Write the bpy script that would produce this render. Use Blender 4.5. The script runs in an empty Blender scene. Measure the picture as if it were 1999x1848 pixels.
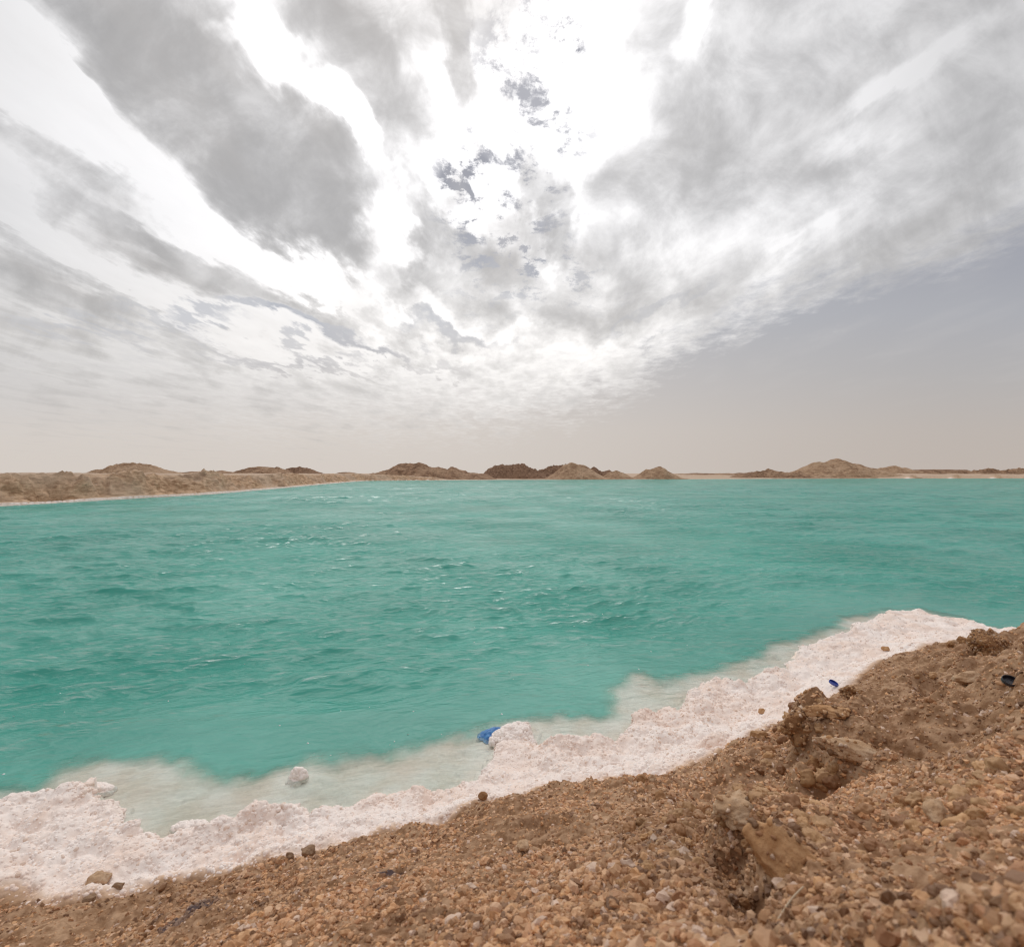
import bpy, math
import numpy as np

# ------------------------------------------------------------------ scene, camera
S = bpy.context.scene
CAM_H = 0.70
cam_d = bpy.data.cameras.new("camera"); cam = bpy.data.objects.new("camera", cam_d)
S.collection.objects.link(cam); S.camera = cam
cam.location = (0, 0, CAM_H); cam.rotation_euler = (math.radians(90), 0, 0)
cam_d.sensor_width = 36; cam_d.lens = 18; cam_d.clip_start = 0.01; cam_d.clip_end = 20000
cam_d.dof.use_dof = True; cam_d.dof.focus_distance = 2.6; cam_d.dof.aperture_fstop = 11.0
S.view_settings.view_transform = 'Standard'; S.view_settings.look = 'None'
S.view_settings.exposure = 0.0; S.view_settings.gamma = 1
S.cycles.use_denoising = True; S.cycles.filter_width = 1.15
S.cycles.max_bounces = 6; S.cycles.transparent_max_bounces = 8
S.cycles.diffuse_bounces = 4; S.cycles.glossy_bounces = 3
S.cycles.caustics_reflective = False; S.cycles.caustics_refractive = False

# ------------------------------------------------------------------ sun
SUN_EL, SUN_AZ = math.radians(52), math.radians(-8)      # azimuth from +Y towards +X
sd = bpy.data.lights.new("sun", 'SUN'); so = bpy.data.objects.new("sun", sd); S.collection.objects.link(so)
sd.energy = 1.2; sd.angle = math.radians(60); sd.color = (1.0, 0.965, 0.91)
so.rotation_euler = (math.radians(90) - SUN_EL, 0, math.pi - SUN_AZ)

# ------------------------------------------------------------------ world: hazy sky under a broken cloud sheet
W = bpy.data.worlds.new("World"); S.world = W; W.use_nodes = True
nt = W.node_tree; nt.nodes.clear()
class NB:
    def __init__(s, nt): s.nt = nt
    def n(s, typ, **kw):
        nd = s.nt.nodes.new(typ)
        for k, v in kw.items(): setattr(nd, k, v)
        return nd
    def put(s, sock, v):
        if isinstance(v, bpy.types.NodeSocket): s.nt.links.new(v, sock)
        else: sock.default_value = v
    def m(s, op, a, b=0.0, c=None, clamp=False):
        nd = s.n('ShaderNodeMath', operation=op, use_clamp=clamp)
        s.put(nd.inputs[0], a); s.put(nd.inputs[1], b)
        if c is not None: s.put(nd.inputs[2], c)
        return nd.outputs[0]
    def vm(s, op, a, b=(0, 0, 0), sc=None):
        nd = s.n('ShaderNodeVectorMath', operation=op)
        s.put(nd.inputs[0], a); s.put(nd.inputs[1], b)
        if sc is not None: s.put(nd.inputs[3], sc)
        return nd.outputs['Value'] if op in ('LENGTH', 'DOT_PRODUCT') else nd.outputs[0]
    def mr(s, v, a, b, c=0.0, d=1.0, smooth=True):
        nd = s.n('ShaderNodeMapRange', interpolation_type='SMOOTHSTEP' if smooth else 'LINEAR', clamp=True)
        for i, x in enumerate((v, a, b, c, d)): s.put(nd.inputs[i], x)
        return nd.outputs[0]
    def xyz(s, x, y, z=0.0):
        nd = s.n('ShaderNodeCombineXYZ')
        for i, v in enumerate((x, y, z)): s.put(nd.inputs[i], v)
        return nd.outputs[0]
    def noise(s, vec, scale, detail=6, rough=0.55, dist=0.0, dims='3D', lac=2.0):
        nd = s.n('ShaderNodeTexNoise', noise_dimensions=dims)
        s.put(nd.inputs['Vector'], vec)
        for k, v in (('Scale', scale), ('Detail', detail), ('Roughness', rough), ('Distortion', dist), ('Lacunarity', lac)): s.put(nd.inputs[k], v)
        return nd.outputs['Fac'], nd.outputs['Color']
    def mix(s, f, a, b, blend='MIX'):
        nd = s.n('ShaderNodeMix', data_type='RGBA', blend_type=blend)
        s.put(nd.inputs[0], f); s.put(nd.inputs[6], a if isinstance(a, bpy.types.NodeSocket) else (*a, 1)); s.put(nd.inputs[7], b if isinstance(b, bpy.types.NodeSocket) else (*b, 1))
        return nd.outputs[2]
    def ramp(s, f, pts, interp='EASE'):
        nd = s.n('ShaderNodeValToRGB'); cr = nd.color_ramp; cr.interpolation = interp
        while len(cr.elements) < len(pts): cr.elements.new(0.5)
        for e, (p, c) in zip(cr.elements, pts): e.position = p; e.color = (*c, 1) if len(c) == 3 else c
        s.put(nd.inputs[0], f); return nd.outputs[0]
    def blob(s, vec, cx, cy, rx, ry, ang, edge=0.55):
        # soft ellipse in sky coordinates (thousandths of a tangent right of / above due north on the horizon)
        mp = s.n('ShaderNodeMapping', vector_type='TEXTURE')
        s.put(mp.inputs[0], vec)
        mp.inputs[1].default_value = ((cx - 1000) / 1000, (924 - cy) / 1000, 0)
        mp.inputs[2].default_value = (0, 0, -math.radians(ang))
        mp.inputs[3].default_value = (rx / 1000, ry / 1000, 1)
        L = s.vm('LENGTH', mp.outputs[0])
        return s.mr(L, 1.0 + edge, 1.0 - edge)
    def total(s, items):
        t = None
        for v, amp in items:
            w = s.m('MULTIPLY', v, amp) if t is None else s.m('MULTIPLY_ADD', v, amp, t)
            t = w
        return t
w = NB(nt)
tc = w.n('ShaderNodeTexCoord'); dirv = tc.outputs['Generated']
sp = w.n('ShaderNodeSeparateXYZ'); w.put(sp.inputs[0], dirv); dx, dy, dz = sp.outputs
zc = w.m('MAXIMUM', dz, 0.015)
front = w.m('MAXIMUM', dy, 0.12)
ga, gb = w.m('DIVIDE', dx, front), w.m('DIVIDE', dz, front)
G0 = w.xyz(ga, gb)
PL = w.xyz(w.m('DIVIDE', dx, w.m('ADD', zc, 0.06)), w.m('DIVIDE', dy, w.m('ADD', zc, 0.06)))   # flat cloud sheet seen in perspective
PLs = w.vm('MULTIPLY', PL, (1.0, 0.42, 1.0))                                                # streets of cloud run north
_, wc = w.noise(PLs, 2.6, 5, 0.55)
_, wc2 = w.noise(PLs, 9.0, 5, 0.6)
warp = w.vm('ADD', w.vm('SCALE', w.vm('SUBTRACT', wc, (.5, .5, .5)), sc=0.26), w.vm('SCALE', w.vm('SUBTRACT', wc2, (.5, .5, .5)), sc=0.10))
G = w.vm('ADD', G0, w.vm('MULTIPLY', warp, (1, 1, 0)))
nA, _ = w.noise(w.vm('ADD', PLs, (3.7, 1.2, 0)), 3.2, 9, 0.56, 0.15)       # broad streak texture
nB, _ = w.noise(w.vm('ADD', G0, (0.3, 4.1, 0)), 7.0, 10, 0.62, 0.3)        # billows
nC, _ = w.noise(w.vm('MULTIPLY', PL, (1.0, 0.8, 1)), 8.0, 10, 0.68, 0.2)   # rags

# optical thickness of the sheet
dens = [(370,190,480,115,39,.42,.60), (240,20,300,110,25,.5,.42), (585,390,150,85,45,.42,.42),
        (700,130,215,90,62,.40,.62), (600,20,120,60,20,.5,.35), (880,80,120,24,80,.45,.55), (800,60,60,80,60,.5,.3),
        (160,275,260,38,30,.7,.20), (40,500,150,60,20,.6,.24), (400,515,190,34,24,.45,.44), (230,440,130,26,32,.6,.28),
        (500,480,70,30,45,.6,.2), (885,520,120,46,48,.5,.32), (825,420,100,26,58,.45,.34), (820,620,130,20,20,.6,.26),
        (1065,390,115,34,78,.45,.42), (1190,350,70,70,0,.6,.30), (1190,470,60,40,20,.6,.25),
        (1480,130,230,150,-60,.5,.27), (1380,340,150,110,0,.6,.10), (1640,300,480,260,-25,.45,.16),
        (1290,100,50,170,0,.6,.22), (1800,340,330,70,-25,.7,.14), (1550,520,300,70,-25,.7,.08), (1960,200,160,240,0,.7,.14),
        (1000,560,140,40,20,.6,.22), (650,600,180,30,18,.6,.25), (150,560,260,60,8,.8,.22), (1250,560,160,60,-10,.8,.2)]
lite = [(1800,140,240,26,-28,.7,.22), (1540,200,50,60,0,.7,.20), (1610,440,170,30,-38,.7,.14), (505,90,95,44,78,.5,.7), (560,190,60,30,30,.5,.5),
        (1660,300,90,22,-30,.7,.14), (1350,60,30,130,15,.5,.25), (1500,490,80,30,-30,.7,.12), (430,50,35,30,0,.4,.35), (760,600,60,25,10,.5,.15), (330,335,420,38,36,.7,.34), (90,130,130,70,45,.6,.35), (760,440,60,70,60,.5,.45), (650,240,90,34,50,.4,.6), (950,430,60,110,10,.6,.25), (300,560,340,26,24,.6,.30), (800,330,60,60,0,.5,.3), (620,520,140,40,28,.6,.3)]
T = w.total([(w.blob(G, *d[:6]), d[6]) for d in dens])
Tn = w.total([(w.blob(G, *d[:6]), d[6]) for d in lite])
T = w.m('SUBTRACT', T, Tn)
T = w.m('MULTIPLY_ADD', w.m('SUBTRACT', nA, 0.475), 1.30, T)
T = w.m('MULTIPLY_ADD', w.m('SUBTRACT', nB, 0.5), 0.62, T)
T = w.m('MULTIPLY', w.m('MAXIMUM', T, 0.0), w.mr(nB, .32, .66, .62, 1.22))
# brightness of the veil: strongest round the hidden sun
glow = w.blob(G, 880, 190, 800, 560, 28, .9)
glowr = w.m('MULTIPLY_ADD', glow, 0.66, 0.68)
att = w.m('POWER', 2.718, w.m('MULTIPLY', T, -2.9))
floor_ = w.m('MULTIPLY_ADD', w.blob(G0, 1300, 100, 900, 700, 0, .8), 0.05, w.m('MULTIPLY_ADD', w.m('SUBTRACT', w.m('ADD', nA, nB), 1.0), -0.16, 0.40))
B = w.m('MULTIPLY_ADD', w.m('MULTIPLY', att, glowr), 0.92, w.m('MULTIPLY', floor_, w.m('SUBTRACT', 1.0, w.m('MULTIPLY', att, 0.9))))
# tint: thick cloud slightly violet grey, low cloud warmer
tint = w.mix(w.mr(gb, 0.15, 0.55), (1.03, 1.0, 0.975), (1.0, 0.992, 1.003))
bv = w.n('ShaderNodeVectorMath', operation='SCALE'); w.put(bv.inputs[0], tint); w.put(bv.inputs[3], B); cloudcol = bv.outputs[0]

# clear, dusty air (display-referred colours; the physical sky is added on top at low strength)
el = w.mr(gb, -0.02, 0.62, smooth=False)
airL = w.ramp(el, [(0, (.70, .635, .58)), (.16, (.69, .64, .60)), (.34, (.61, .59, .59)), (.50, (.52, .535, .58)), (1, (.46, .48, .54))], 'LINEAR')
airR = w.ramp(el, [(0, (.555, .485, .435)), (.16, (.53, .48, .445)), (.34, (.475, .46, .46)), (.52, (.435, .44, .47)), (.75, (.395, .405, .45)), (1, (.38, .39, .44))], 'LINEAR')
air = w.mix(w.mr(ga, -0.35, 0.95), airL, airR)

# cover: where the sheet ends above the horizon
curve = w.ramp(w.mr(ga, -1.0, 1.0, smooth=False), [(0, (.165,)*3), (.12, (.155,)*3), (.3, (.135,)*3), (.5, (.13,)*3), (.6, (.175,)*3), (.68, (.27,)*3), (.8, (.36,)*3), (.9, (.42,)*3), (1, (.50,)*3)], 'LINEAR')
wb = w.m('MULTIPLY_ADD', w.m('SUBTRACT', nA, 0.5), 0.20, w.m('MULTIPLY_ADD', w.m('SUBTRACT', nC, 0.5), 0.17, gb))
edge = w.m('SUBTRACT', wb, curve)
soft = w.mr(ga, -0.5, 0.35, 0.13, 0.06, smooth=False)
C = w.mr(edge, w.m('MULTIPLY', soft, -1.0), soft)
gaps = [(620,632,95,16,18,.5,.9), (480,592,70,12,14,.6,.8), (900,640,90,15,22,.6,.7), (120,640,110,10,10,.6,.5), (560,690,160,12,12,.6,.7), (380,600,60,12,16,.6,.7), (800,690,120,12,10,.6,.5), (700,672,90,12,14,.6,.6), (210,628,70,12,18,.6,.6),
        (905,370,24,12,55,.5,1.1), (1280,600,90,12,-25,.6,.4), (330,610,120,8,16,.6,.4)]
Hs = w.total([(w.blob(G, *d[:6]), d[6]) for d in gaps])
C = w.m('SUBTRACT', C, Hs, clamp=True)
rag = w.mr(nC, 0.505, 0.62)                                   # ragged little windows through the bright veil
ragzone = w.total([(w.blob(G0, 1020, 250, 130, 330, 12, .5), 1.0), (w.blob(G0, 1110, 60, 26, 70, -10, .4), .6), (w.blob(G0, 1050, 520, 150, 60, 20, .6), .8), (w.blob(G0, 900, 370, 70, 60, 45, .5), .8)])
C = w.m('SUBTRACT', C, w.m('MULTIPLY', rag, w.m('MULTIPLY', ragzone, 0.9)), clamp=True)
airmid = w.mix(w.mr(gb, 0.3, 0.6), air, (.33, .345, .40))
col = w.mix(C, airmid, cloudcol)
# faint high streaks in the dusty band
hs = w.mr(nA, 0.45, 0.75)
col = w.mix(w.m('MULTIPLY', w.m('MULTIPLY', hs, w.mr(gb, 0.10, 0.22)), w.mr(ga, .6, -.1, .12, .30)), col, (.70, .67, .65))
# behind the camera and overhead: plain broken cloud
backc = w.mix(w.mr(nA, 0.38, 0.62), (.85, .85, .86), (.42, .43, .46))
back = w.mr(dy, 0.32, 0.12)
back = w.m('MULTIPLY', back, 1.0)
col = w.mix(back, col, w.mix(w.mr(dz, 0.0, 0.25), (.55, .50, .46), backc))
sky = w.n('ShaderNodeTexSky', sky_type='NISHITA'); sky.sun_disc = False
sky.sun_elevation = SUN_EL; sky.sun_rotation = SUN_AZ; sky.dust_density = 5.0; sky.air_density = 1.0
# Background strength is 0.1, so the cloud sheet is given ten times its seen value
c10 = w.vm('SCALE', col, sc=9.4)
mixs = w.vm('ADD', c10, w.vm('SCALE', sky.outputs[0], sc=0.03))
bg = w.n('ShaderNodeBackground'); bg.inputs[1].default_value = 0.1
w.put(bg.inputs[0], mixs)
wo = w.n('ShaderNodeOutputWorld'); nt.links.new(bg.outputs[0], wo.inputs[0])
W.cycles.sampling_method = 'MANUAL'; W.cycles.sample_map_resolution = 512

# ================================================================== numeric helpers
rng = np.random.default_rng(7)
def sstep(x, a, b):
    t = np.clip((x - a) / (b - a), 0, 1); return t * t * (3 - 2 * t)
def _hash(ix, iy, k=0):
    h = (ix.astype(np.int64) * 374761393 + iy.astype(np.int64) * 668265263 + k * 2147483647 + 12345) & 0xffffffff
    h = ((h ^ (h >> 13)) * 1274126177) & 0xffffffff
    h = ((h ^ (h >> 16)) * 2246822519) & 0xffffffff
    return ((h ^ (h >> 15)) & 0xffffff).astype(np.float64) / 0xffffff
def vnoise(x, y, k=0):
    ix, iy = np.floor(x), np.floor(y); fx, fy = x - ix, y - iy
    fx = fx * fx * (3 - 2 * fx); fy = fy * fy * (3 - 2 * fy)
    a, b = _hash(ix, iy, k), _hash(ix + 1, iy, k); c, d = _hash(ix, iy + 1, k), _hash(ix + 1, iy + 1, k)
    return (a + (b - a) * fx) * (1 - fy) + (c + (d - c) * fx) * fy - 0.5
def fbm(x, y, scale, oct=4, k=0, gain=0.5):
    s, amp = 0.0, 1.0
    for o in range(oct):
        c, sn = math.cos(o * 1.1), math.sin(o * 1.1)
        s = s + amp * vnoise((x * c - y * sn) / scale + 17.3 * o, (x * sn + y * c) / scale - 9.1 * o, k + o)
        scale *= 0.5; amp *= gain
    return s
def worley(x, y, scale, k=0):
    X, Y = x / scale, y / scale; ix, iy = np.floor(X), np.floor(Y)
    f1 = np.full(X.shape, 9.0); cid = np.zeros(X.shape)
    for di in (-1, 0, 1):
        for dj in (-1, 0, 1):
            cx, cy = ix + di, iy + dj
            px, py = cx + _hash(cx, cy, k), cy + _hash(cx, cy, k + 5)
            d = (px - X) ** 2 + (py - Y) ** 2
            m = d < f1; f1 = np.where(m, d, f1); cid = np.where(m, _hash(cx, cy, k + 9), cid)
    return np.sqrt(f1), cid
def mesh_np(name, V, F, mat, attrs=None, smooth=True, parent=None):
    """V (n,3), F (m,3|4) -> one mesh object"""
    me = bpy.data.meshes.new(name); n, m, q = len(V), len(F), F.shape[1]
    me.vertices.add(n); me.vertices.foreach_set('co', np.ascontiguousarray(V, np.float32).ravel())
    me.loops.add(m * q); me.loops.foreach_set('vertex_index', np.ascontiguousarray(F, np.int32).ravel())
    me.polygons.add(m); me.polygons.foreach_set('loop_start', np.arange(0, m * q, q, dtype=np.int32))
    me.polygons.foreach_set('loop_total', np.full(m, q, np.int32))
    me.polygons.foreach_set('use_smooth', np.full(m, smooth, bool))
    me.update(calc_edges=True)
    for k, v in (attrs or {}).items():
        if v.ndim == 1:
            a = me.attributes.new(k, 'FLOAT', 'POINT'); a.data.foreach_set('value', v.astype(np.float32))
        else:
            a = me.attributes.new(k, 'FLOAT_COLOR', 'POINT')
            a.data.foreach_set('color', np.concatenate([v, np.ones((len(v), 1))], 1).astype(np.float32).ravel())
    me.materials.append(mat)
    o = bpy.data.objects.new(name, me); S.collection.objects.link(o)
    if parent is not None: o.parent = parent
    return o
def tag(o, label=None, cat=None, group=None, kind=None):
    for k, v in (('label', label), ('category', cat), ('group', group), ('kind', kind)):
        if v: o[k] = v
    return o
def grid_faces(nr, nc):
    i = np.arange(nr * nc).reshape(nr, nc)
    return np.stack([i[:-1, :-1], i[:-1, 1:], i[1:, 1:], i[1:, :-1]], -1).reshape(-1, 4)

# ---- survey of the place: sight lines measured from the viewpoint (thousandths) turned into ground positions
def at(X, Y, z=0.0):
    D = (CAM_H - z) * 1000.0 / (Y - 924.0)
    return ((X - 1000.0) / 1000.0 * D, D)
def poly_sd(P, x, y):
    """signed distance to closed polygon, positive outside"""
    P = np.asarray(P, float); d2 = np.full(x.shape, 1e18); inside = np.zeros(x.shape, bool)
    for a, b in zip(P, np.roll(P, -1, 0)):
        e = b - a; wx, wy = x - a[0], y - a[1]
        t = np.clip((wx * e[0] + wy * e[1]) / (e @ e), 0, 1)
        d2 = np.minimum(d2, (wx - e[0] * t) ** 2 + (wy - e[1] * t) ** 2)
        c = ((a[1] > y) != (b[1] > y)) & (x < (b[0] - a[0]) * (y - a[1]) / (b[1] - a[1] + 1e-15) + a[0])
        inside ^= c
    return np.where(inside, -1, 1) * np.sqrt(d2)

dry = [(0,1583),(36,1565),(90,1565),(144,1558),(173,1536),(212,1533),(202,1562),(252,1576),(263,1598),(288,1630),(324,1637),(396,1627),
       (450,1609),(519,1585),(562,1583),(612,1591),(648,1574),(684,1580),(720,1557),(842,1547),(915,1529),(936,1500),(965,1440),(985,1418),(1001,1412),
       (1041,1420),(1059,1460),(1116,1453),(1185,1449),(1224,1424),(1253,1395),(1289,1377),(1320,1392),(1335,1362),(1361,1341),(1397,1328),(1440,1346),
       (1464,1317),(1520,1314),(1531,1287),(1591,1253),(1648,1244),(1662,1223),(1700,1208),(1759,1195),(1792,1194),(1841,1209),(1882,1212),(1912,1223),(1945,1232),(1999,1236)]
crust = [(0,1548),(60,1548),(100,1520),(130,1497),(170,1490),(230,1492),(290,1486),(340,1492),(370,1506),(440,1522),(500,1522),(560,1502),(620,1494),
         (680,1486),(720,1478),(760,1480),(840,1455),(900,1450),(940,1436),(985,1414),(1040,1404),(1090,1396),(1110,1408),(1150,1400),(1195,1402),(1212,1350),(1250,1322),
         (1290,1332),(1350,1325),(1400,1308),(1450,1290),(1500,1268),(1540,1252),(1590,1240),(1650,1226),(1662,1206),(1700,1203),(1760,1190),(1800,1188),(1860,1203),(1912,1218),(1950,1228),(1999,1232)]
rim = [(-.02,1.0)]
LB = [(-10.5,-6),(-10.6,0),(-10.8,6),(-10.9,10.9),(-10.6,14),(-10.1,17),(-10.9,24),(-12.2,33),(-13.4,43),(-13.8,48)]
FS = [(-10,52),(-4,55),(3,57),(12,60),(24,64),(38,68),(52,72),(72,74),(100,80),(150,92)]
LEFT_OUT = [(-1.45,.95),(-2.2,.35),(-4,-.8),(-7,-3.5),(-9,-6)]
RIGHT_OUT = [(3.0,2.35),(4.2,2.2),(7,3.2),(14,4),(40,8),(150,20)]
near_pts = [at(*p) for p in dry]; crust_pts = [at(*p) for p in crust]
POND = near_pts + RIGHT_OUT + FS[::-1] + LB[::-1] + LEFT_OUT[::-1]
SHELF = crust_pts + RIGHT_OUT + FS[::-1] + LB[::-1] + LEFT_OUT[::-1]

brown = [(0,1742),(100,1748),(162,1746),(216,1734),(324,1709),(432,1691),(533,1672),(609,1660),(720,1619),(810,1593),(875,1583),(936,1557),(1026,1539),
         (1073,1518),(1177,1518),(1275,1510),(1330,1494),(1400,1466),(1472,1436),(1543,1402),(1584,1376),(1636,1350),(1695,1309),(1714,1287),(1763,1266),(1845,1254),(1882,1242),(1941,1233),(1999,1231)]
def bz(X):      # height of the rim where brown ground begins
    return float(np.interp(X, [0, 300, 700, 1073, 1400, 1700, 1850, 1999], [.045, .05, .075, .105, .12, .115, .12, .16]))
brown_pts = [at(X, Y, bz(X)) for X, Y in brown]
BROWN = [(-7,-1.2),(-3.2,.2),(-1.7,.62)] + brown_pts + [(2.6,1.75),(4,1.6),(9,2.4),(40,5),(40,-30),(-7,-30)]

LEDGE = [at(X, Y, z) for X, Y, z in [(1640,1372,.18),(1590,1385,.18),(1550,1408,.18),(1538,1450,.2),(1548,1505,.22),(1500,1548,.22),(1440,1568,.23),(1400,1605,.25),(1415,1665,.28),(1470,1705,.31),(1500,1765,.34),(1560,1848,.40),(1999,1848,.50)]] + [(.6,-.3),(2.5,-.3),(2.3,1.2),at(1999,1290,.26),at(1900,1290,.22),at(1760,1340,.18),at(1690,1352,.17)]
# thin-plate surface through surveyed heights
ctl = [(x, y, 0.0) for x, y in near_pts]
ctl += [(x, y, bz(X)) for (x, y), (X, _) in zip(brown_pts, brown)]
def mid(Xs):
    for X in Xs:
        Yd = np.interp(X, [p[0] for p in dry], [p[1] for p in dry]); Yb = np.interp(X, [p[0] for p in brown], [p[1] for p in brown])
        for t, hz in ((.3, .022), (.7, .6 * bz(X))):
            Y = Yd * (1 - t) + Yb * t; ctl.append((*at(X, Y, hz), hz))
mid([60, 200, 340, 500, 650, 800, 950, 1020, 1150, 1300, 1450, 1600, 1700])
for X, Y, z in [(0,1848,.115),(200,1848,.15),(400,1848,.185),(600,1848,.22),(0,1790,.07),(300,1780,.12),(600,1750,.16),(800,1848,.255),(800,1720,.19),(800,1640,.12),
                (1000,1848,.29),(1000,1740,.24),(1000,1620,.17),(1000,1560,.125),(1200,1848,.33),(1200,1740,.285),(1200,1640,.225),(1200,1560,.16),
                (1380,1848,.37),(1380,1740,.32),(1380,1640,.265),(1380,1560,.20),(1380,1500,.155),(1500,1500,.20),(1500,1580,.235),(1480,1660,.285),(1460,1760,.335),
                (1580,1480,.235),(1560,1420,.185),(1600,1560,.25),(1640,1650,.32),(1620,1760,.38),(1700,1848,.43),(1700,1700,.37),(1700,1580,.305),(1700,1480,.265),(1700,1400,.215),(1700,1340,.15),
                (1850,1848,.47),(1999,1848,.50),(1850,1650,.42),(1999,1650,.45),(1850,1500,.345),(1999,1500,.40),(1850,1400,.29),(1999,1400,.345),(1800,1330,.19),(1900,1330,.24),(1999,1320,.28),(1880,1275,.16),(1960,1262,.205)]:
    ctl.append((*at(X, Y, z), z))
ctl += [(-1.7,.5,.12),(-2.6,-.3,.18),(-1.0,0,.30),(-1.6,-1,.34),(-.4,.1,.33),(0,0,.42),(.15,-.4,.44),(.6,-.2,.50),(0,-1.2,.46),(1.2,.2,.52),(1.6,-.8,.55),(2.4,.4,.46),(2.3,1.2,.34),
        (3.2,1.4,.30),(3.4,-.5,.55),(-1.5,-2.6,.45),(1,-3,.55),(3.2,-2.2,.6),(3,2.3,.01),(-2.3,.3,.02),(-3.3,-.4,.02),(.35,.1,.47),(4.2,2.15,.0),(4.2,1.2,.35)]
ctl = np.array(ctl)
def tps_fit(P, z, lam=1e-4):
    n = len(P); d = np.linalg.norm(P[:, None] - P[None], axis=2); K = d * d * np.log(d + 1e-9)
    A = np.zeros((n + 3, n + 3)); A[:n, :n] = K + lam * np.eye(n); A[:n, n] = 1; A[:n, n + 1:] = P; A[n:, :n] = A[:n, n:].T
    return np.linalg.solve(A, np.r_[z, 0, 0, 0])
TW = tps_fit(ctl[:, :2], ctl[:, 2])
def tps(x, y):
    r = TW[-3] + TW[-2] * x + TW[-1] * y
    for (cx, cy, _), wt in zip(ctl, TW[:-3]):
        d2 = (x - cx) ** 2 + (y - cy) ** 2 + 1e-12
        r = r + wt * 0.5 * d2 * np.log(d2)
    return r
def pits(x, y):                       # hollows under the overhanging lumps
    d = 0
    for X, Y, z, rx, dep in [(1560,1545,.235,.035,.07),(1440,1700,.285,.028,.06),(1500,1780,.33,.02,.035),(1640,1530,.25,.035,.05),(1895,1285,.17,.05,.05),(1590,1500,.23,.03,.03),(1690,1625,.35,.02,.03),(1330,1800,.34,.03,.02),(1760,1560,.34,.03,.02)]:
        cx, cy = at(X, Y, z); d = d - dep * np.exp(-((x - cx) ** 2 + (y - cy) ** 2) / (rx * rx))
    return d
# bars of dark cavity / ridge relief on the right hand bank
def relief(x, y, wgt):
    rs = np.clip(np.hypot(x, y) / .9, .25, 1); xx, yy = x + .03 * fbm(x, y, .07, 3, 32), y + .03 * fbm(x, y, .07, 3, 33)
    w1, _ = worley(xx, yy, .15, 34); w2, _ = worley(xx, yy, .06, 35)
    return (.50 + 1.4 * wgt) * rs * (0.040 * fbm(x + 3, y, .22, 4, 11) + 0.022 * (np.abs(fbm(x, y, .11, 3, 31)) - .12) + .034 * (.55 - w1) + .020 * (.5 - w2))

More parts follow.
